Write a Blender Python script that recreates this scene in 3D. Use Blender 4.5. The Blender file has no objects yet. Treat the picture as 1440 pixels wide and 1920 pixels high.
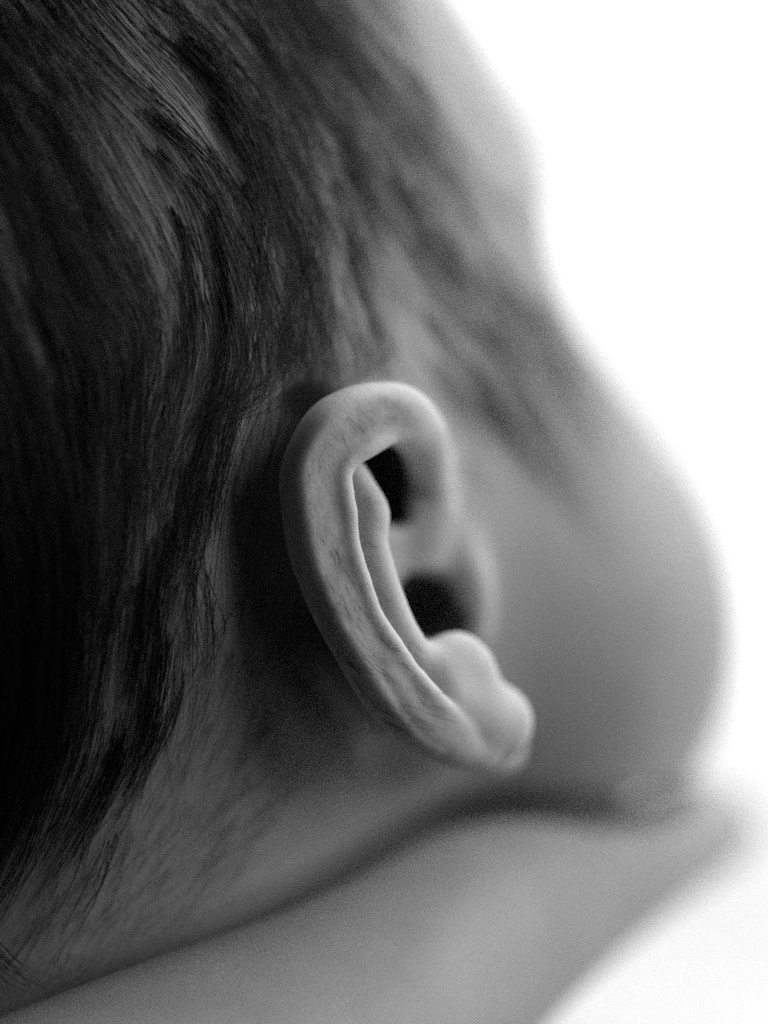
import bpy, math
import numpy as np
from mathutils import Vector, Matrix

# ------------------------------------------------------------------ frame
# The figure is modelled in millimetres in a frame whose origin is the middle of the ear:
# x right, y away from the lens, z up along the picture; W() takes it to world metres
# (the lens looks down by PITCH, the blanket is level).
PITCH = math.radians(30)
DIST = 320.0            # lens to the sharp plane, mm
MMPX = 0.0472           # mm per photograph pixel at the sharp plane
H0 = 0.078              # height of the ear above the blanket, m
sp, cp = math.sin(PITCH), math.cos(PITCH)

def W(a):
    a = np.asarray(a, dtype=np.float64)
    x, y, z = a[..., 0], a[..., 1], a[..., 2]
    return np.stack([x, y*cp + z*sp, -y*sp + z*cp + H0*1000], -1) / 1000.0

def PP(px, py, y):
    f = (DIST + y) / DIST
    return np.array([(px-720)*MMPX*f, y, (960-py)*MMPX*f])

# ------------------------------------------------------------------ camera, world, light
sc = bpy.context.scene
cam = bpy.data.cameras.new('camera')
co = bpy.data.objects.new('camera', cam); sc.collection.objects.link(co); sc.camera = co
cam.sensor_fit = 'HORIZONTAL'; cam.sensor_width = 36.0
cam.lens = 36.0 * DIST / (1440*MMPX)
cam.clip_start = 0.01; cam.clip_end = 50
co.location = Vector(W((0, -DIST, 0)))
co.rotation_euler = (math.pi/2 - PITCH, 0, 0)
cam.dof.use_dof = True
cam.dof.focus_distance = (DIST + 2.0)/1000
APERTURE = 28.0         # entrance pupil, mm
cam.dof.aperture_fstop = cam.lens / APERTURE
cam.dof.aperture_blades = 0

world = bpy.data.worlds.new('World'); sc.world = world; world.use_nodes = True
bg = world.node_tree.nodes['Background']
bg.inputs['Color'].default_value = (1, 1, 1, 1); bg.inputs['Strength'].default_value = 0.026

def area(name, at, look, sx, sy, power):
    l = bpy.data.lights.new(name, 'AREA'); l.shape = 'RECTANGLE'; l.size = sx; l.size_y = sy; l.energy = power
    o = bpy.data.objects.new(name, l); sc.collection.objects.link(o)
    p, q = Vector(W(at)), Vector(W(look))
    o.location = p; o.rotation_euler = (q-p).to_track_quat('-Z', 'Y').to_euler()
    return o
def lamp(name, d, dist, sx, sy, power):
    d = np.array(d, float); d = d/np.linalg.norm(d)*dist
    return area(name, tuple(d + np.array([0, 40, -10])), (0, 40, -10), sx, sy, power)
lamp('window_light_above', (.2, .42, .88), 750, .45, .45, 7.6)     # tall window, upper panes
lamp('window_fill_right', (.86, -.10, .38), 750, .70, .46, 6.8)     # low side of the window, with an added fill for the ear merged in

sc.view_settings.view_transform = 'Standard'; sc.view_settings.look = 'None'
sc.view_settings.exposure = 0.0; sc.view_settings.gamma = 1.0
sc.render.engine = 'CYCLES'
sc.cycles.use_denoising = False
sc.cycles.max_bounces = 5; sc.cycles.sample_clamp_indirect = 1.0
sc.cycles.use_adaptive_sampling = True; sc.cycles.adaptive_threshold = 0.016
sc.cycles_curves.shape = 'RIBBONS'; sc.cycles.filter_width = 1.75

# ------------------------------------------------------------------ distance-field helpers (mm)
def smin(a, b, k):
    h = np.maximum(k - np.abs(a-b), 0.0) / k
    return np.minimum(a, b) - h*h*k*0.25
def smax(a, b, k):
    return -smin(-a, -b, k)
def ellipsoid(x, y, z, c, r, yaw=0.0, roll=0.0):
    """semi axes r along (face direction, its normal, up); yaw turns them about z, roll about y."""
    dx, dy, dz = x-c[0], y-c[1], z-c[2]
    if yaw:
        ca, sa = math.cos(yaw), math.sin(yaw)
        dx, dy = dx*ca + dy*sa, -dx*sa + dy*ca
    if roll:
        ca, sa = math.cos(roll), math.sin(roll)
        dx, dz = dx*ca + dz*sa, -dx*sa + dz*ca
    k0 = np.sqrt((dx/r[0])**2 + (dy/r[1])**2 + (dz/r[2])**2)
    k1 = np.sqrt((dx/r[0]**2)**2 + (dy/r[1]**2)**2 + (dz/r[2]**2)**2) + 1e-6
    return k0*(k0-1.0)/k1
def seg(x, y, z, a, b, ra, rb):
    ab = b - a; L2 = float(ab @ ab) + 1e-9
    t = np.clip(((x-a[0])*ab[0] + (y-a[1])*ab[1] + (z-a[2])*ab[2]) / L2, 0, 1)
    return np.sqrt((x-a[0]-t*ab[0])**2 + (y-a[1]-t*ab[1])**2 + (z-a[2]-t*ab[2])**2) - (ra + (rb-ra)*t)
def spline(pts, n):
    """Catmull-Rom through rows of numbers."""
    P = np.asarray(pts, float); P = np.vstack([2*P[0]-P[1], P, 2*P[-1]-P[-2]])
    out = []
    m = len(P)-3
    for u in np.linspace(0, m, n):
        i = min(int(u), m-1); t = u-i
        a, b, c, d = P[i], P[i+1], P[i+2], P[i+3]
        out.append(0.5*((2*b) + (c-a)*t + (2*a-5*b+4*c-d)*t*t + (3*b-a-3*c+d)*t**3))
    return np.array(out)
def tube(x, y, z, rows, n, k=None):
    """rows: (px, py, y, radius mm)"""
    S = spline(rows, n)
    P = [PP(s[0], s[1], s[2]) for s in S]
    d = None
    for i in range(n-1):
        e = seg(x, y, z, P[i], P[i+1], S[i, 3], S[i+1, 3])
        d = e if d is None else (np.minimum(d, e) if k is None else smin(d, e, k))
    return d

# ------------------------------------------------------------------ the figure
YAW = math.radians(49)
def head_sdf(x, y, z):
    d = ellipsoid(x, y, z, (-34.8, 44.6, 18), (59, 45, 60.5), YAW)                    # cranium
    d = smin(d, ellipsoid(x, y, z, (-19.6, 66, 20.5), (34.2, 34, 38.5)), 12)          # forehead
    d = smin(d, ellipsoid(x, y, z, (7.0, 68, 35.5), (7.5, 9, 7.5)), 9)            # brow
    d = smax(d, -ellipsoid(x, y, z, (30.0, 66, 25.0), (9, 14, 7)), 11)               # eye hollow
    d = smin(d, ellipsoid(x, y, z, (8.0, 61, -12.5), (29.0, 29, 28.5)), 16)            # cheek
    d = smin(d, ellipsoid(x, y, z, (2, 66, -29), (25, 22, 19)), 8)              # jaw
    d = smin(d, seg(x, y, z, np.array([-33., 38, -9]), np.array([-50., 40, -74]), 37.5, 32), 12)   # neck
    return d
ARM = [(1325, 1552, 72, 5.2), (1192, 1560, 61, 8.6), (972, 1686, 45, 11.4), (712, 1880, 25, 13.2), (470, 2085, 10, 16.4), (70, 2375, -8, 21.0)]
# one smooth tapering limb: centre line and radius are polynomials along its axis
_A = np.array([PP(*r[:3]) for r in ARM]); _AX = (_A[-1]-_A[0])/np.linalg.norm(_A[-1]-_A[0])
_AS = (_A-_A[0]) @ _AX
_AC = [np.polyfit(_AS, _A[:, k], 4) for k in range(3)]; _AR = np.polyfit(_AS, [r[3] for r in ARM], 4)
def arm_sdf(x, y, z):
    s = np.clip((x-_A[0, 0])*_AX[0] + (y-_A[0, 1])*_AX[1] + (z-_A[0, 2])*_AX[2], 0, _AS[-1])
    d = (np.sqrt((x-np.polyval(_AC[0], s))**2 + (y-np.polyval(_AC[1], s))**2 + (z-np.polyval(_AC[2], s))**2) - np.polyval(_AR, s))*0.95
    return smin(d, ellipsoid(x, y, z, (-60, 10, -94), (46, 42, 34)), 12)
def skin_plain(x, y, z):
    return smin(head_sdf(x, y, z), arm_sdf(x, y, z), 1.2)
def surface_points(fn, px, py):
    """points of the surface met in a direction, by sphere tracing"""
    px = np.asarray(px, float); py = np.asarray(py, float)
    x = (px-720)*MMPX/DIST; z = (960-py)*MMPX/DIST
    dirs = np.stack([x, np.ones_like(x), z], -1); L = np.linalg.norm(dirs, axis=1); dirs /= L[:, None]
    o = np.array([0, -DIST, 0]); t = np.full(len(px), DIST*0.7)
    for _ in range(70):
        p = o + dirs*t[:, None]; d = fn(p[:, 0], p[:, 1], p[:, 2]); t = t + d*0.8
    p = o + dirs*t[:, None]
    ok = np.abs(fn(p[:, 0], p[:, 1], p[:, 2])) < 0.3
    return p, ok
def skin_sdf(x, y, z):
    h, a = head_sdf(x, y, z), arm_sdf(x, y, z)
    d = smin(h, a, 0.6)
    # the deep fold where neck and jaw lie on the arm
    wid = 1.5 + 0.008*np.clip(y-8, 0, 22) - 0.03*np.clip(y-44, 0, 20)
    return smax(d, smin(d + 8.0, wid - np.abs(h-a)*0.72, 1.0), 0.9)
SULCUS = [(545, 770, 11.5, 1.4), (522, 830, 9.5, 2.3), (512, 900, 8.5, 2.8), (510, 980, 8.5, 2.9), (520, 1060, 9.0, 2.8), (546, 1140, 10.5, 2.6), (590, 1225, 12.5, 2.4), (660, 1310, 16, 2.0), (740, 1385, 21, 1.8)]

HELIX = [(792, 985, 25.5, 1.7), (804, 930, 22.5, 1.9), (803, 868, 18, 2.15), (786, 812, 13.5, 2.5), (748, 780, 9.0, 2.85),
         (690, 778, 6.5, 2.9), (630, 812, 4.5, 3.15), (591, 880, 3.4, 3.05), (593, 950, 3.0, 3.15), (604, 1020, 3.0, 3.15),
         (624, 1087, 3.0, 3.0), (650, 1150, 3.0, 2.9), (683, 1212, 3.2, 2.8), (718, 1272, 4.0, 2.8), (765, 1330, 5.6, 2.8),
         (828, 1376, 8.4, 2.7), (892, 1396, 12.4, 2.6)]
RIDGE = [(765, 796, 10.0, 0.8), (737, 812, 6.8, 0.8), (700, 834, 4.3, 0.7), (664, 858, 3.0, 0.6), (646, 888, 2.3, 0.5), (649, 930, 2.0, 0.5), (655, 965, 1.9, 0.45), (660, 1010, 2.0, 0.45), (671, 1060, 2.0, 0.45), (688, 1110, 2.1, 0.45), (708, 1160, 2.2, 0.45), (737, 1206, 2.6, 0.5), (768, 1254, 3.5, 0.6), (790, 1280, 3.9, 0.7), (825, 1322, 5.4, 0.9), (870, 1362, 8.4, 1.0)]
ANTI = [(660, 884, 6.9, 0.8), (677, 920, 6.7, 1.35), (694, 962, 6.3, 1.75), (690, 1010, 5.9, 1.75), (704, 1065, 5.8, 1.7), (722, 1118, 5.9, 1.65), (748, 1180, 6.1, 1.6), (774, 1225, 6.9, 1.6), (790, 1262, 8.3, 1.5)]
# the folded rim is a flat face between a round outer edge and the sharp inner ridge
_H, _R = spline(HELIX, 150), spline(RIDGE, 150)
RIM_FACE = []
for _i in range(34, 138):
    _h = _H[_i]; _b = _R[np.argmin((_R[:, 0]-_h[0])**2 + (_R[:, 1]-_h[1])**2)]
    _w = max(0.0, min(1.0, (_i-33)/30, (138-_i)/44)); _w = _w*_w*(3-2*_w)
    _u = (_h[:2]-_b[:2])/np.linalg.norm(_h[:2]-_b[:2]); _ra = _h[3]*(1-.10*_w)
    _o = _h[:2] + _u*(_h[3]-_ra)/MMPX
    _ya = _h[2]*(1-_w) + (_h[2]-_h[3]+.05+_ra)*_w
    RIM_FACE.append((PP(_o[0], _o[1], _ya), PP(_b[0]+_u[0]*6, _b[1]+_u[1]*6, _b[2]+.35), _ra, .8))
RIM_CORE = [(p[0], p[1], p[2]+(0, 0, 0, 0, .1, .4, .8, 1.2, 1.4, 1.4, 1.3, 1.1, .8, .5, .3, .1, 0)[i], p[3]*.98) for i, p in enumerate(HELIX)]
def ear_sdf(x, y, z):
    hel = tube(x, y, z, RIM_CORE, 72)
    for a, b, ra, rb in RIM_FACE:
        hel = np.minimum(hel, seg(x, y, z, a, b, ra, rb))
    rid = tube(x, y, z, RIDGE, 50)
    wav = 0.05*np.sin(x*.9+z*1.3) + 0.025*np.sin(z*2.9+1.0-x*1.2) + 0.012*np.sin(z*7.1+x*3.0)
    hel = smin(hel, rid+wav, 1.1) + 0.035*np.sin(x*.8+1.3*np.sin(z*.45)+y*.5)*np.sin(z*.62+x*.35+.7) + 0.015*np.sin(z*1.7-x*1.1)*np.sin(x*1.9+y*1.3+.4)
    # skin sheet from the rim back to the head
    S = spline(HELIX, 24)
    sheet = None
    for s in S[8:]:
        a = PP(s[0], s[1], s[2]); b = PP(s[0]+40, s[1]+5, s[2]+15)
        e = seg(x, y, z, a, b, 2.0, 2.6)
        sheet = e if sheet is None else smin(sheet, e, 1.5)
    for s in S[4:8]:
        a = PP(s[0], s[1], s[2]); b = PP(s[0]-10, s[1]-5, s[2]+12)
        sheet = smin(sheet, seg(x, y, z, a, b, 1.5, 2.0), 1.5)
    for s in S[1:4]:
        a = PP(s[0]+8, s[1], s[2]); b = PP(s[0]+14, s[1], s[2]+10)
        sheet = smin(sheet, seg(x, y, z, a, b, 1.5, 2.0), 1.5)
    A = spline(ANTI, 22)
    anti = tube(x, y, z, ANTI, 36)
    wall = None
    for s in A:
        a = PP(s[0]-6, s[1], s[2]+1); b = PP(s[0]-26, s[1]+4, s[2]+16)
        e = seg(x, y, z, a, b, 1.3, 2.0)
        wall = e if wall is None else smin(wall, e, 1.0)
    back = tube(x, y, z, [(566, 1175, 15, 1.3), (604, 1238, 12.5, 2.0), (660, 1305, 13, 2.1), (720, 1345, 15, 2.0)], 10)
    sheet = smin(sheet, back, 0.6)
    anti_t = tube(x, y, z, [(815, 1252, 9.0, 2.2), (852, 1238, 11.0, 2.6), (872, 1248, 12, 2.5)], 8)
    lobe = tube(x, y, z, [(835, 1325, 9.0, 2.7), (882, 1345, 12.0, 3.6), (922, 1356, 14.5, 3.75)], 10)
    return smin(anti, wall, 0.8), sheet, hel, smin(anti_t, lobe, 3.4)
def ear_front_sdf(x, y, z):
    """tragus and the root of the rim, blended into the cheek"""
    t = tube(x, y, z, [(862, 1040, 26.5, 1.4), (884, 1078, 25.8, 1.6), (893, 1125, 25.8, 1.6), (890, 1175, 26, 1.5)], 14)
    c = tube(x, y, z, [(810, 960, 22, 2.3), (795, 1005, 21.5, 2.0), (776, 1045, 21.5, 1.5)], 8)
    return smin(t, c, 1.5)
def ear_holes_sdf(x, y, z):
    h = None
    for px, py, y0, r0, y1, r1 in ((802, 1130, 9, 2.7, 36, 2.5), (775, 1112, 10, 1.5, 30, 2.0), (842, 1165, 14, 1.6, 30, 1.8), (795, 1165, 11, 1.8, 30, 2.2),
                                   (700, 880, 8, 1.5, 28, 2.3), (722, 848, 10, 1.2, 26, 2.0), (718, 915, 9, 1.4, 28, 2.2), (725, 940, 9, 1.0, 26, 2.0), (748, 890, 13, 1.3, 26, 2.0), (735, 962, 11, .9, 24, 1.5)):
        e = seg(x, y, z, PP(px, py, y0), PP(px+4, py-2, y1), r0, r1)
        h = e if h is None else smin(h, e, 0.8)
    return h

def full_on(x, y, z, ear):
    d = skin_sdf(x, y, z)
    if ear:
        d = smax(d, -tube(x, y, z, SULCUS, 20), 7.0)          # hollow behind the ear
        d = smin(d, ear_front_sdf(x, y, z), 3.0)
        anti, sheet, hel, lobe = ear_sdf(x, y, z)
        d = smin(d, sheet, 1.4)
        d = smax(d, -ear_holes_sdf(x, y, z), 1.5)
        d = smin(d, anti, 0.6)
        d = smin(d, lobe, 1.4)
        d = smin(d, hel, 0.2)
    return d

def axis(lo, m0, f0, f1, m1, hi, fine, mid):
    """grid lines: fine over the ear, medium over the rest of the picture, growing outside it"""
    a = list(np.arange(f0, f1, fine))
    s = fine
    while a[-1] < hi:
        s = min(s*1.12, mid) if a[-1] < m1 else min(s*1.15, 3.5)
        a.append(a[-1]+s)
    s = fine
    while a[0] > lo:
        s = min(s*1.12, mid) if a[0] > m0 else min(s*1.15, 3.5)
        a.insert(0, a[0]-s)
    return np.array(a, np.float32)
gx = axis(-112, -40, -11.5, 15.5, 42, 62, .26, .75)
gy = axis(-46, -20, -2.5, 26, 74, 128, .26, .75)
gz = axis(-132, -60, -26.5, 13.5, 15, 84, .26, .6)

def build_skin():
    X, Y, Z = gx[:, None, None], gy[None, :, None], gz[None, None, :]
    kz = int(np.searchsorted(gz, -14))                # the arm lies wholly below this height
    V = np.empty((len(gx), len(gy), len(gz)), np.float32)
    V[:, :, :kz] = skin_sdf(X, Y, Z[:, :, :kz])
    V[:, :, kz:] = head_sdf(X, Y, Z[:, :, kz:])
    i0, i1 = np.searchsorted(gx, [-25, 24]); j0, j1 = np.searchsorted(gy, [-6, 44]); k0, k1 = np.searchsorted(gz, [-40, 26])
    # the ear's finer field only near its surface: a coarse pass finds where that is
    xs, ys, zs = X[i0:i1], Y[:, j0:j1], Z[:, :, k0:k1]
    C = full_on(xs[1::3], ys[:, 1::3], zs[:, :, 1::3], True).astype(np.float32)
    for ax in range(3): C = np.repeat(C, 3, axis=ax)
    sub = np.empty((i1-i0, j1-j0, k1-k0), np.float32)
    pad = [(0, max(0, sub.shape[a]-C.shape[a])) for a in range(3)]
    C = np.pad(C, pad, mode='edge')[:sub.shape[0], :sub.shape[1], :sub.shape[2]]
    sub[:] = C
    step = np.maximum(np.maximum(np.gradient(gx)[i0:i1][:, None, None], np.gradient(gy)[j0:j1][None, :, None]), np.gradient(gz)[k0:k1][None, None, :])
    I, J, K = np.nonzero(np.abs(C) < step*3.5)
    sub[I, J, K] = full_on(gx[i0+I], gy[j0+J], gz[k0+K], True)
    V[i0:i1, j0:j1, k0:k1] = sub
    return V

def surface_nets(V, xs, ys, zs):
    S = V < 0
    nx, ny, nz = V.shape
    cnt = np.zeros((nx-1, ny-1, nz-1), np.uint8)
    for a in (0, 1):
        for b in (0, 1):
            for c in (0, 1):
                cnt += S[a:nx-1+a, b:ny-1+b, c:nz-1+c]
    I, J, K = np.nonzero((cnt > 0) & (cnt < 8))
    idx = np.full(cnt.shape, -1, np.int64); idx[I, J, K] = np.arange(len(I))
    acc = np.zeros((len(I), 3)); n = np.zeros(len(I))
    cor = [(a, b, c) for a in (0, 1) for b in (0, 1) for c in (0, 1)]
    for p in cor:
        for ax in range(3):
            if p[ax]: continue
            q = list(p); q[ax] = 1
            v0 = V[I+p[0], J+p[1], K+p[2]].astype(float); v1 = V[I+q[0], J+q[1], K+q[2]].astype(float)
            m = (v0 < 0) != (v1 < 0)
            t = np.where(m, v0/(np.where(m, v0-v1, 1)), 0)
            pos = np.stack([xs[I+p[0]], ys[J+p[1]], zs[K+p[2]]], -1).astype(float)
            ends = np.stack([xs[I+q[0]], ys[J+q[1]], zs[K+q[2]]], -1).astype(float)
            pos += (ends-pos)*t[:, None]
            acc += np.where(m[:, None], pos, 0); n += m
    verts = acc / n[:, None]
    faces = []
    for ax in range(3):
        A = S; sl0 = [slice(None)]*3; sl1 = [slice(None)]*3
        sl0[ax] = slice(0, -1); sl1[ax] = slice(1, None)
        ch = A[tuple(sl0)] != A[tuple(sl1)]
        o1, o2 = [(1, 2), (2, 0), (0, 1)][ax]
        E = np.stack(np.nonzero(ch), -1)
        ok = (E[:, o1] > 0) & (E[:, o2] > 0) & (E[:, o1] < A.shape[o1]-1) & (E[:, o2] < A.shape[o2]-1)
        E = E[ok]
        def cell(d1, d2):
            e = E.copy(); e[:, o1] -= d1; e[:, o2] -= d2
            return idx[e[:, 0], e[:, 1], e[:, 2]]
        q = np.stack([cell(1, 1), cell(0, 1), cell(0, 0), cell(1, 0)], -1)
        flip = ~A[E[:, 0], E[:, 1], E[:, 2]]
        q[flip] = q[flip][:, ::-1]
        faces.append(q)
    return verts, np.concatenate(faces)

def relax(v, f, it, w):
    e = np.concatenate([f[:, [0, 1]], f[:, [1, 2]], f[:, [2, 3]], f[:, [3, 0]]])
    e = np.concatenate([e, e[:, ::-1]])
    n = np.bincount(e[:, 0], minlength=len(v))[:, None]
    for _ in range(it):
        for s in (w, -w*0.95):
            a = np.stack([np.bincount(e[:, 0], v[e[:, 1], c], minlength=len(v)) for c in range(3)], -1) / np.maximum(n, 1)
            v = v + (a-v)*s
    return v

def mesh_obj(name, verts, faces, mat, parent=None, smooth=True):
    me = bpy.data.meshes.new(name)
    me.vertices.add(len(verts)); me.vertices.foreach_set('co', np.ascontiguousarray(verts, np.float32).ravel())
    k = faces.shape[1]
    me.loops.add(faces.size); me.loops.foreach_set('vertex_index', faces.astype(np.int32).ravel())
    me.polygons.add(len(faces)); me.polygons.foreach_set('loop_start', np.arange(0, faces.size, k, dtype=np.int32))
    me.polygons.foreach_set('use_smooth', np.full(len(faces), smooth))
    me.update(calc_edges=True); me.validate()
    me.materials.append(mat)
    o = bpy.data.objects.new(name, me); sc.collection.objects.link(o)
    if parent: o.parent = parent
    return o

# ------------------------------------------------------------------ materials
def skin_material():
    m = bpy.data.materials.new('skin'); m.use_nodes = True
    nt = m.node_tree; N = nt.nodes; L = nt.links
    b = N['Principled BSDF']
    b.inputs['Roughness'].default_value = 0.58
    b.inputs['Specular IOR Level'].default_value = 0.28
    b.inputs['Subsurface Weight'].default_value = 0.9
    b.inputs['Subsurface Radius'].default_value = (1, 1, 1)
    b.inputs['Subsurface Scale'].default_value = 0.0028
    tc = N.new('ShaderNodeTexCoord')
    n1 = N.new('ShaderNodeTexNoise'); n1.inputs['Scale'].default_value = 160; n1.inputs['Detail'].default_value = 6
    L.new(tc.outputs['Object'], n1.inputs['Vector'])
    r = N.new('ShaderNodeMapRange'); r.inputs['From Min'].default_value = .3; r.inputs['From Max'].default_value = .7
    r.inputs['To Min'].default_value = 0.285; r.inputs['To Max'].default_value = 0.325
    L.new(n1.outputs['Fac'], r.inputs['Value'])
    at = N.new('ShaderNodeAttribute'); at.attribute_name = 'ear_light'
    ad = N.new('ShaderNodeMath'); ad.operation = 'MULTIPLY_ADD'; ad.inputs[1].default_value = 0.12  # brighter light on the ear, put into its base colour
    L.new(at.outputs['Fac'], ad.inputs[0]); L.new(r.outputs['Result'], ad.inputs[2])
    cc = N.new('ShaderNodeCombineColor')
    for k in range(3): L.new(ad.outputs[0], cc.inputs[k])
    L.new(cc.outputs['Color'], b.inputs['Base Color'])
    n2 = N.new('ShaderNodeTexNoise'); n2.inputs['Scale'].default_value = 2200; n2.inputs['Detail'].default_value = 4
    v = N.new('ShaderNodeTexVoronoi'); v.inputs['Scale'].default_value = 2600; v.feature = 'F1'
    L.new(tc.outputs['Object'], n2.inputs['Vector']); L.new(tc.outputs['Object'], v.inputs['Vector'])
    b1 = N.new('ShaderNodeBump'); b1.inputs['Strength'].default_value = 0.12; b1.inputs['Distance'].default_value = 0.00015
    b2 = N.new('ShaderNodeBump'); b2.inputs['Strength'].default_value = 0.12; b2.inputs['Distance'].default_value = 0.0001
    L.new(n2.outputs['Fac'], b1.inputs['Height']); L.new(v.outputs['Distance'], b2.inputs['Height'])
    mp = N.new('ShaderNodeMapping'); mp.inputs['Scale'].default_value = (1, 1, .22); mp.inputs['Rotation'].default_value = (0, .25, 0)
    L.new(tc.outputs['Object'], mp.inputs['Vector'])
    n3 = N.new('ShaderNodeTexNoise'); n3.inputs['Scale'].default_value = 1300; n3.inputs['Detail'].default_value = 5; n3.inputs['Distortion'].default_value = .6
    L.new(mp.outputs['Vector'], n3.inputs['Vector'])
    b3 = N.new('ShaderNodeBump'); b3.inputs['Strength'].default_value = 0.2; b3.inputs['Distance'].default_value = 0.0002
    L.new(n3.outputs['Fac'], b3.inputs['Height']); L.new(b2.outputs['Normal'], b3.inputs['Normal'])
    # fine crossing skin lines
    v2 = N.new('ShaderNodeTexVoronoi'); v2.feature = 'DISTANCE_TO_EDGE'; v2.inputs['Scale'].default_value = 1500
    wv = N.new('ShaderNodeVectorMath'); wv.operation = 'MULTIPLY_ADD'; wv.inputs[1].default_value = (.0006, .0006, .0006)
    L.new(n2.outputs['Color'], wv.inputs[0]); L.new(mp.outputs['Vector'], wv.inputs[2]); L.new(wv.outputs[0], v2.inputs['Vector'])
    mr = N.new('ShaderNodeMapRange'); mr.inputs['From Max'].default_value = .12
    L.new(v2.outputs['Distance'], mr.inputs['Value'])
    b4 = N.new('ShaderNodeBump'); b4.inputs['Strength'].default_value = .30; b4.inputs['Distance'].default_value = .00006
    L.new(mr.outputs['Result'], b4.inputs['Height']); L.new(b3.outputs['Normal'], b4.inputs['Normal'])
    L.new(b1.outputs['Normal'], b2.inputs['Normal']); L.new(b4.outputs['Normal'], b.inputs['Normal'])
    return m
def hair_material():
    m = bpy.data.materials.new('dark_hair'); m.use_nodes = True
    nt = m.node_tree; N = nt.nodes
    b = N['Principled BSDF']
    b.inputs['Base Color'].default_value = (.007, .007, .007, 1)
    b.inputs['Roughness'].default_value = 0.42; b.inputs['Specular IOR Level'].default_value = 0.22
    return m
def cloth_material():
    m = bpy.data.materials.new('white_fabric'); m.use_nodes = True
    nt = m.node_tree; N = nt.nodes; L = nt.links
    b = N['Principled BSDF']; b.inputs['Base Color'].default_value = (.82, .82, .82, 1); b.inputs['Roughness'].default_value = 0.9
    tc = N.new('ShaderNodeTexCoord'); n = N.new('ShaderNodeTexNoise'); n.inputs['Scale'].default_value = 300; n.inputs['Detail'].default_value = 5
    L.new(tc.outputs['Object'], n.inputs['Vector'])
    bp = N.new('ShaderNodeBump'); bp.inputs['Strength'].default_value = 0.5; bp.inputs['Distance'].default_value = 0.001
    L.new(n.outputs['Fac'], bp.inputs['Height']); L.new(bp.outputs['Normal'], b.inputs['Normal'])
    return m
SKIN, HAIR, CLOTH = skin_material(), hair_material(), cloth_material()

# ------------------------------------------------------------------ blanket
def build_blanket():
    n = 140
    u = np.linspace(-1, 1, n); u = np.sign(u)*np.abs(u)**1.6
    gxx, gyy = np.meshgrid(u*0.9, u*0.45+0.455, indexing='ij')
    z = 0.004*np.sin(gxx*31+np.sin(gyy*17)) * np.exp(-((gxx-.1)**2+(gyy-.1)**2)/.3) + 0.002*np.sin(gyy*63+gxx*40)
    z -= 0.03*np.exp(-(((gxx+.05)/.09)**2 + ((gyy+.03)/.10)**2))
    v = np.stack([gxx, gyy, z-0.006], -1).reshape(-1, 3)
    i = np.arange(n*n).reshape(n, n)
    f = np.stack([i[:-1, :-1], i[1:, :-1], i[1:, 1:], i[:-1, 1:]], -1).reshape(-1, 4)
    o = mesh_obj('blanket', v, f, CLOTH)
    o['label'] = 'white soft blanket spread out under the baby'; o['category'] = 'blanket'
    return o
build_blanket()
def build_table():
    v = np.array([(-1.5, -1.2, -.045), (1.5, -1.2, -.045), (1.5, 1.6, -.045), (-1.5, 1.6, -.045)])
    m = bpy.data.materials.new('dark_wood'); m.use_nodes = True
    N, L = m.node_tree.nodes, m.node_tree.links
    b = N['Principled BSDF']; b.inputs['Roughness'].default_value = .6
    w = N.new('ShaderNodeTexNoise'); w.inputs['Scale'].default_value = 14; w.inputs['Detail'].default_value = 6
    r = N.new('ShaderNodeValToRGB'); r.color_ramp.elements[0].color = (.018, .018, .018, 1); r.color_ramp.elements[1].color = (.05, .05, .05, 1)
    L.new(w.outputs['Fac'], r.inputs['Fac']); L.new(r.outputs['Color'], b.inputs['Base Color'])
    o = mesh_obj('floor', v, np.array([[0, 1, 2, 3]]), m, smooth=False)
    o['kind'] = 'structure'
build_table()

# ------------------------------------------------------------------ person
person = bpy.data.objects.new('person', None); sc.collection.objects.link(person)
person.empty_display_size = 0.02
person['label'] = 'baby with dark hair lying with the ear towards the camera, cheek resting on the arm'
person['category'] = 'person'
V = build_skin()
verts, faces = surface_nets(V, gx, gy, gz)
verts = relax(verts, faces, 3, 0.5)
# settle everything away from the ear exactly on its surface (the grid is coarser there)
away = (verts[:, 0] < -24.5) | (verts[:, 0] > 23.5) | (verts[:, 1] > 43.5) | (verts[:, 1] < -5.5) | (verts[:, 2] < -39.5) | (verts[:, 2] > 25.5)
q = verts[away]
for _ in range(2):
    d0 = skin_sdf(q[:, 0], q[:, 1], q[:, 2]); e = 0.2
    gr = np.stack([skin_sdf(q[:, 0]+e, q[:, 1], q[:, 2])-d0, skin_sdf(q[:, 0], q[:, 1]+e, q[:, 2])-d0, skin_sdf(q[:, 0], q[:, 1], q[:, 2]+e)-d0], -1)/e
    q = q - gr*(np.clip(d0, -.5, .5)/np.maximum((gr**2).sum(1), .2))[:, None]
verts[away] = q
body = mesh_obj('body', W(verts), faces, SKIN, person)
# ear mask: skin colour lightened here, standing in for stronger light on the ear
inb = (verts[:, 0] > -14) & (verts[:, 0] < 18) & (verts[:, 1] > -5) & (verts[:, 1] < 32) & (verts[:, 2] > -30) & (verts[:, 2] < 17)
lit = np.zeros(len(verts), np.float32)
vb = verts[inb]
lit[inb] = np.clip((skin_sdf(vb[:, 0], vb[:, 1], vb[:, 2]) - 0.5)/2.5, 0, 1)
at = body.data.attributes.new('ear_light', 'FLOAT', 'POINT'); at.data.foreach_set('value', lit)
print('skin', len(verts), len(faces))


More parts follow.
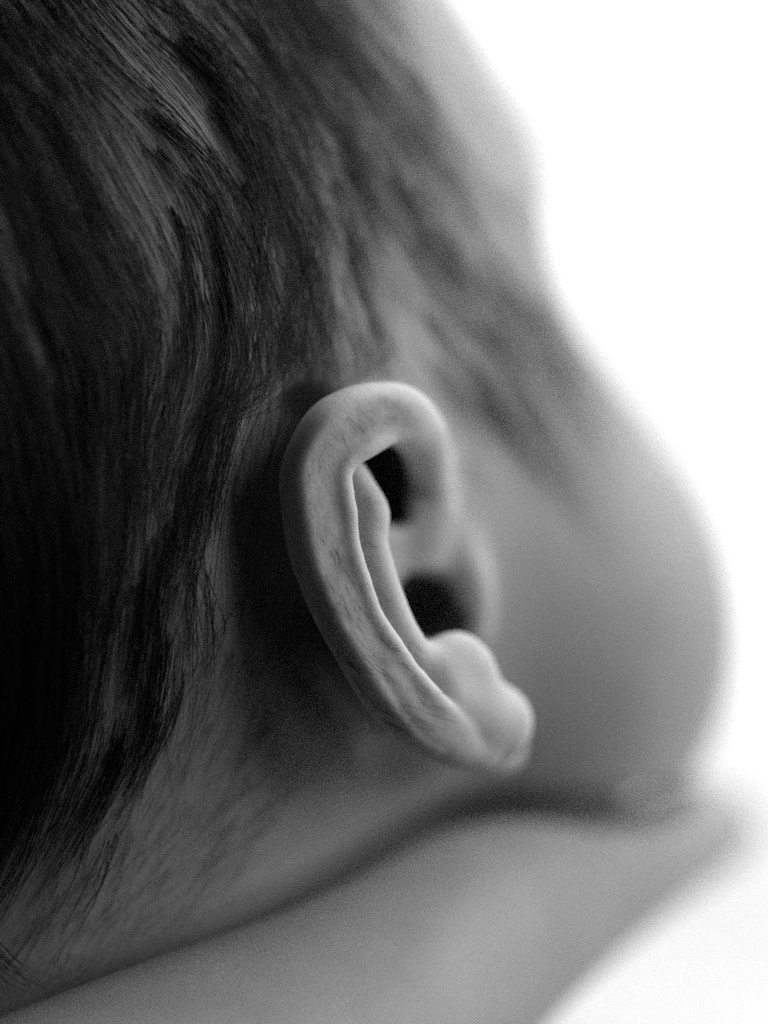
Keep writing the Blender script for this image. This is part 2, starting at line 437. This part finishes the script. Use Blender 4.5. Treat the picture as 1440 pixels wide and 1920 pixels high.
# ------------------------------------------------------------------ hair
rng = np.random.default_rng(7)
def to_px(p):
    f = (DIST + p[..., 1]) / DIST
    return 720 + p[..., 0]/(MMPX*f), 960 - p[..., 2]/(MMPX*f)
def grad(fn, p, e=0.15):
    x, y, z = p[:, 0], p[:, 1], p[:, 2]
    d = fn(x, y, z)
    g = np.stack([fn(x+e, y, z)-d, fn(x, y+e, z)-d, fn(x, y, z+e)-d], -1)/e
    return d, g/np.maximum(np.linalg.norm(g, axis=1, keepdims=True), 1e-6)
def settle(fn, p, h, it=2):
    for _ in range(it):
        d, n = grad(fn, p)
        p = p - n*(d-h)[:, None]
    return p, n
FLOW = np.array([
 (0,100,.55,1),(150,0,.6,1),(100,300,.38,1),(0,500,.3,1),(200,500,.45,1),(0,900,.15,1),(200,900,.06,1),(100,1200,0,1),(200,1300,-.12,1),(50,1500,-.35,1),
 (-200,300,.3,1),(-200,900,.1,1),(-200,1500,-.4,1),(100,-200,.7,1),(350,-150,1,1),(600,-150,1.1,1),
 (300,50,.9,1),(400,150,.8,1),(450,250,.62,1),(500,350,.35,1),(540,500,.12,1),(440,500,.08,1),(450,650,0,1),(560,620,.12,1),(590,450,.1,1),(480,750,-.55,1),
 (430,850,-.35,1),(400,950,-.08,1),(350,1100,-.18,1),(300,900,-.08,1),(250,1100,-.08,1),(300,1250,-.3,1),(420,760,-.35,1),(370,1200,-.05,1),(330,1350,-.32,1),(250,1450,-.5,1),(150,1600,-.7,1),(50,1650,-.7,1),
 (600,100,1,1),(700,300,.9,1),(620,350,.6,1),(650,500,.55,1),(800,450,.9,1),(850,600,.85,1),(950,700,.8,1),(700,600,.5,1),(620,650,.15,1),(900,800,.65,1),(700,100,.85,1),(800,200,.8,1),
 (500,1350,-.5,1),(450,1550,-1,.8),(600,1500,-1,.6),(700,1550,-1,.5),(300,1700,-1,.7),(100,1750,-1,.9)], float)
FLOW[:, 2:] /= np.linalg.norm(FLOW[:, 2:], axis=1, keepdims=True)
def flow(px, py):
    w = np.exp(-((px[:, None]-FLOW[None, :, 0])**2 + (py[:, None]-FLOW[None, :, 1])**2)/(2*95.0**2)) + 1e-9
    d = w @ FLOW[:, 2:]
    return d/np.linalg.norm(d, axis=1, keepdims=True)
_NK = rng.normal(size=(6, 3)); _NP = rng.uniform(0, 6.28, 6)
def wob(p, scale, seed=0):
    return sum(np.sin(p @ (_NK[i]/scale) + _NP[i] + seed*1.7*i) for i in range(6))/3.0

def grow(fn, roots, length, height, steps, guide=None, clump=0.0, curl=0.15, noise_scale=11.0, flowfn=flow, own=0.06, turn=None):
    """march strands over the surface of fn along the combing field; returns (n, steps, 3)"""
    n = len(roots); p = roots.copy(); out = np.empty((n, steps, 3)); out[:, 0] = p
    ds = length/(steps-1)
    a_own = rng.normal(0, own, n) if turn is None else turn
    drift = rng.normal(0, own*0.9, n)
    ph = rng.uniform(0, 6.28, n)
    for k in range(1, steps):
        t = k/(steps-1)
        px, py = to_px(p)
        d2 = flowfn(px, py)
        ang = a_own + drift*t*2 + curl*wob(p, noise_scale) + own*0.7*np.sin(ph+t*5)
        c, s = np.cos(ang), np.sin(ang)
        dx, dz = d2[:, 0]*c - d2[:, 1]*s, -(d2[:, 0]*s + d2[:, 1]*c)
        _, nrm = grad(fn, p)
        ny = np.minimum(nrm[:, 1], -0.25)
        lam = np.clip(-(dx*nrm[:, 0] + dz*nrm[:, 2])/ny, -2.5, 2.5)
        t3 = np.stack([dx, lam, dz], -1); t3 /= np.linalg.norm(t3, axis=1, keepdims=True)
        p = p + t3*ds[:, None]
        if guide is not None:
            p = p + (guide[:, k] - p)*(clump*(0.2+t))[:, None]
        hh = height*np.minimum(1.0, t*3.0)
        p, _ = settle(fn, p, hh, 1)
        out[:, k] = p
    return out
def curves_obj(name, groups, mat, parent):
    """groups: list of (points (n, steps, 3) mm, radius mm at root per strand, tip share)"""
    sizes, pos, rad = [], [], []
    for P, r, tip in groups:
        n, s, _ = P.shape
        sizes += [s]*n; pos.append(W(P).reshape(-1, 3))
        t = np.linspace(0, 1, s)[None, :]
        rad.append((r[:, None]*(1-(1-tip)*t**1.5)/1000.0).ravel())
    cv = bpy.data.hair_curves.new(name); cv.add_curves(sizes)
    pos = np.concatenate(pos).astype(np.float32); rad = np.concatenate(rad).astype(np.float32)
    cv.attributes['position'].data.foreach_set('vector', pos.ravel())
    ra = cv.attributes.get('radius') or cv.attributes.new('radius', 'FLOAT', 'POINT')
    ra.data.foreach_set('value', rad)
    cv.materials.append(mat)
    o = bpy.data.objects.new(name, cv); sc.collection.objects.link(o); o.parent = parent
    return o

HL = np.array([(-300,520),(-100,430),(0,400),(100,425),(250,430),(400,465),(550,480),(680,465),(760,415),(850,375),(1000,325),(1200,295),(1350,245),(1450,180),(1550,95),(1650,5),(1800,-120)], float)
def hairline(py): return np.interp(py, HL[:, 0], HL[:, 1])
def clumped(fn, gpx, gpy, per, spread, length, h0, h1, steps, clump, radius, tip=0.2, own=0.06, curl=0.15, flowfn=flow):
    gp, ok = surface_points(fn, gpx, gpy); gp = gp[ok]
    gl = length*rng.uniform(.55, 1.3, len(gp)); gh = rng.uniform(h0, h1, len(gp))
    turn = rng.normal(0, own, len(gp))
    G = grow(fn, gp, gl, gh, steps, own=own, curl=curl, flowfn=flowfn, turn=turn)
    k = rng.poisson(per, len(gp)); idx = np.repeat(np.arange(len(gp)), k)
    n = len(idx)
    off = rng.normal(0, 1, (n, 3))*(spread*rng.uniform(.4, 1.3, len(gp)))[idx][:, None]
    r0, _ = settle(fn, gp[idx]+off, np.zeros(n), 2)
    C = grow(fn, r0, gl[idx]*rng.uniform(.45, 1.2, n), np.clip(gh[idx]+rng.normal(0, .15, n), .05, 9), steps, guide=G[idx],
             clump=np.full(n, clump)*rng.uniform(.3, 1.4, n), own=own*0.8, curl=curl, flowfn=flowfn, turn=turn[idx]+rng.normal(0, own*.6, n))
    return C, radius*rng.uniform(.75, 1.2, n), tip

def build_hair():
    g = []
    # main mass of hair on the back of the head: thin at the crown side, thick lower down
    n = 7000
    py = rng.uniform(-420, 1640, n); px = rng.uniform(-420, 540, n)
    inside = hairline(py) - px
    p = np.clip((inside-20)/np.interp(py, [0, 700, 1000], [380, 340, 220]), .02, 1)**1.25*np.interp(py, [-400, 250, 750], [.42, .5, 1])
    keep = (inside > 0) & (rng.uniform(0, 1, n) < p)
    g.append(clumped(head_sdf, px[keep], py[keep], 1.5, 0.5, 29, 0.1, 1.3, 28, 0.03, 0.038, own=.06, curl=.13))
    # locks along the hairline, long and parted, lying along it
    n = 78
    py = rng.uniform(-400, 560, n); px = hairline(py) + rng.normal(-80, 60, n)
    g.append(clumped(head_sdf, px, py, 5, 0.45, 24, 0.3, 2.0, 28, 0.10, 0.047, own=0.08, curl=0.2))
    n = 60
    py = rng.uniform(560, 1450, n); px = hairline(py) + rng.normal(-5, 30, n)
    g.append(clumped(head_sdf, px, py, 4, 0.5, 15, 0.08, 0.6, 22, 0.08, 0.038, own=0.08, curl=0.18))
    n = 210
    py = rng.uniform(-150, 1550, n); px = hairline(py) + rng.normal(15, 50, n)
    g.append(clumped(head_sdf, px, py, 1.5, 0.8, 12, 0.05, 0.5, 20, 0.02, 0.026, own=0.13, curl=0.22))
    # temple and sideburn
    n = 560
    t = rng.uniform(0, 1, n)**1.4
    B = spline([(470, -120), (600, 130), (740, 360), (850, 560), (920, 700), (950, 770)], 50)
    b = B[(t*49).astype(int)]
    px = b[:, 0] + rng.normal(-5, 85, n); py = b[:, 1] + rng.normal(-60, 75, n)
    g.append(clumped(head_sdf, px, py, 2.6, 0.6, 15, 0.05, 0.5, 20, 0.05, 0.026, own=0.07, curl=.10))
    n = 240
    py = rng.uniform(-50, 690, n); px = hairline(py) + 40 + rng.uniform(0, 190, n)
    g.append(clumped(head_sdf, px, py, 2.2, 0.5, 11, 0.05, 0.4, 18, 0.06, 0.023, own=0.11, curl=.2))
    # fine hair down the neck
    n = 950
    py = rng.uniform(1060, 1830, n); px = hairline(py) + rng.uniform(-30, 430, n)
    g.append(clumped(head_sdf, px, py, 1.3, 1.0, 5.5, 0.02, 0.22, 12, 0.02, 0.0135, own=0.12, curl=.22))
    return g
def helix_sdf(x, y, z):
    d = smin(tube(x, y, z, RIM_CORE, 40), tube(x, y, z, RIDGE, 24), 1.1)
    for a, b, ra, rb in RIM_FACE[::2]: d = np.minimum(d, seg(x, y, z, a, b, ra, rb))
    return d
def anti_sdf(x, y, z):
    return tube(x, y, z, ANTI, 20)
EF = np.array([(570,800,-.4,1),(640,780,.5,.7),(560,900,0,1),(620,900,.1,1),(560,1000,.15,1),(620,1050,.55,1),(600,1120,.5,1),(680,1180,.75,.85),
               (720,1270,1,.65),(780,1330,1,.4),(840,1380,1,.25),(690,750,1,.3)], float)
EF[:, 2:] /= np.linalg.norm(EF[:, 2:], axis=1, keepdims=True)
def ear_flow(px, py):
    w = np.exp(-((px[:, None]-EF[None, :, 0])**2 + (py[:, None]-EF[None, :, 1])**2)/(2*60.0**2)) + 1e-9
    d = w @ EF[:, 2:]
    return d/np.linalg.norm(d, axis=1, keepdims=True)
def build_down():
    g = []
    S = spline(HELIX, 200)
    def band(n, lo, hi, wid):
        s_ = S[rng.integers(lo, hi, n)]
        j = rng.uniform(-1, 1, n)*wid/MMPX*s_[:, 3]
        k = rng.normal(0, 8, n)
        return s_[:, 0] + j*.8 + k, s_[:, 1] + j*-.35 + k
    px, py = band(120, 112, 180, .98)
    g.append(clumped(helix_sdf, px, py, 1.0, 0.5, 3.2, 0.02, 0.2, 10, 0.05, 0.0145, tip=.25, own=.10, curl=.08, flowfn=ear_flow))
    px, py = band(330, 50, 135, 1.0)
    g.append(clumped(helix_sdf, px, py, 0.8, 0.5, 1.7, 0.01, 0.10, 8, 0.0, 0.0062, tip=.4, own=.18, curl=.15, flowfn=ear_flow))
    px, py = band(150, 92, 178, 1.0)
    g.append(clumped(helix_sdf, px, py, 0.8, 0.5, 2.2, 0.01, 0.12, 9, 0.0, 0.008, tip=.4, own=.14, curl=.12, flowfn=ear_flow))
    A = spline(ANTI, 60); s_ = A[rng.integers(8, 58, 26)]
    g.append(clumped(anti_sdf, s_[:, 0]+rng.normal(0, 8, 26), s_[:, 1], 1.5, .2, 1.8, .02, .25, 9, 0, .009, tip=.4, own=.5, curl=.4, flowfn=ear_flow))
    return g
STRAYS = [
 [(330,-10),(400,110),(470,240),(500,360),(490,480),(470,560)], [(480,120),(520,260),(545,420),(560,560),(552,640)],
 [(440,460),(470,540),(500,600),(530,650),(552,700),(566,745)], [(560,400),(570,470),(545,560),(500,640),(470,720),(430,770),(405,820)],
 [(590,380),(592,440),(575,500),(560,570)], [(548,630),(525,700),(480,758),(420,790),(402,850),(396,960)], [(410,800),(392,880),(388,960),(394,1000)],
 [(345,1010),(362,1090),(374,1180),(378,1210)], [(622,600),(624,660),(642,708)], [(700,615),(706,660),(688,694),(650,702)],
 [(-10,1775),(30,1812),(66,1842)], [(205,1560),(170,1650),(128,1735)], [(300,1330),(262,1420),(230,1500)], [(455,300),(500,400),(520,500),(500,600),(505,690)],
 [(520,500),(545,560),(535,650),(500,720),(440,760)], [(600,560),(590,640),(600,700)], [(330,880),(318,960),(322,1060)], [(400,180),(450,290),(470,400),(455,520),(460,600)],
 [(430,250),(520,420),(560,600),(602,700)], [(430,700),(382,850),(372,1000)], [(400,900),(352,1100),(370,1250)], [(330,1200),(300,1350),(230,1480)],
 [(480,600),(442,740),(352,805),(322,900)], [(500,300),(545,430),(572,560),(560,690)], [(520,340),(570,450),(590,560),(575,660)], [(470,420),(505,560),(560,690)]]
def build_strays():
    out = []
    for st in STRAYS:
        for k in range(int(rng.integers(6, 12))):
            q = np.array(st, float) + rng.normal(0, 13, 2) + rng.normal(0, 7, (len(st), 2))
            c = spline(q, 22)
            P, ok = surface_points(head_sdf, c[:, 0], c[:, 1])
            h = 0.35 + 1.0*rng.uniform() + 0.5*np.sin(np.linspace(0, 3.1, 22))
            P, _ = settle(head_sdf, P, h if np.ndim(h) else np.full(22, h), 1)
            out.append(P)
    P = np.array(out)
    return [(P, 0.047*rng.uniform(.55, 1.15, len(P)), 0.5)]
hg = build_hair() + build_strays()
hair = curves_obj('hair', hg, HAIR, person)
print('strands', sum(len(a[0]) for a in hg))

down = curves_obj('down_hair', build_down(), HAIR, person)
hair['label'] = 'long dark fine hair combed down the back of the head'
down['label'] = 'thin short down hairs on the rim of the ear'
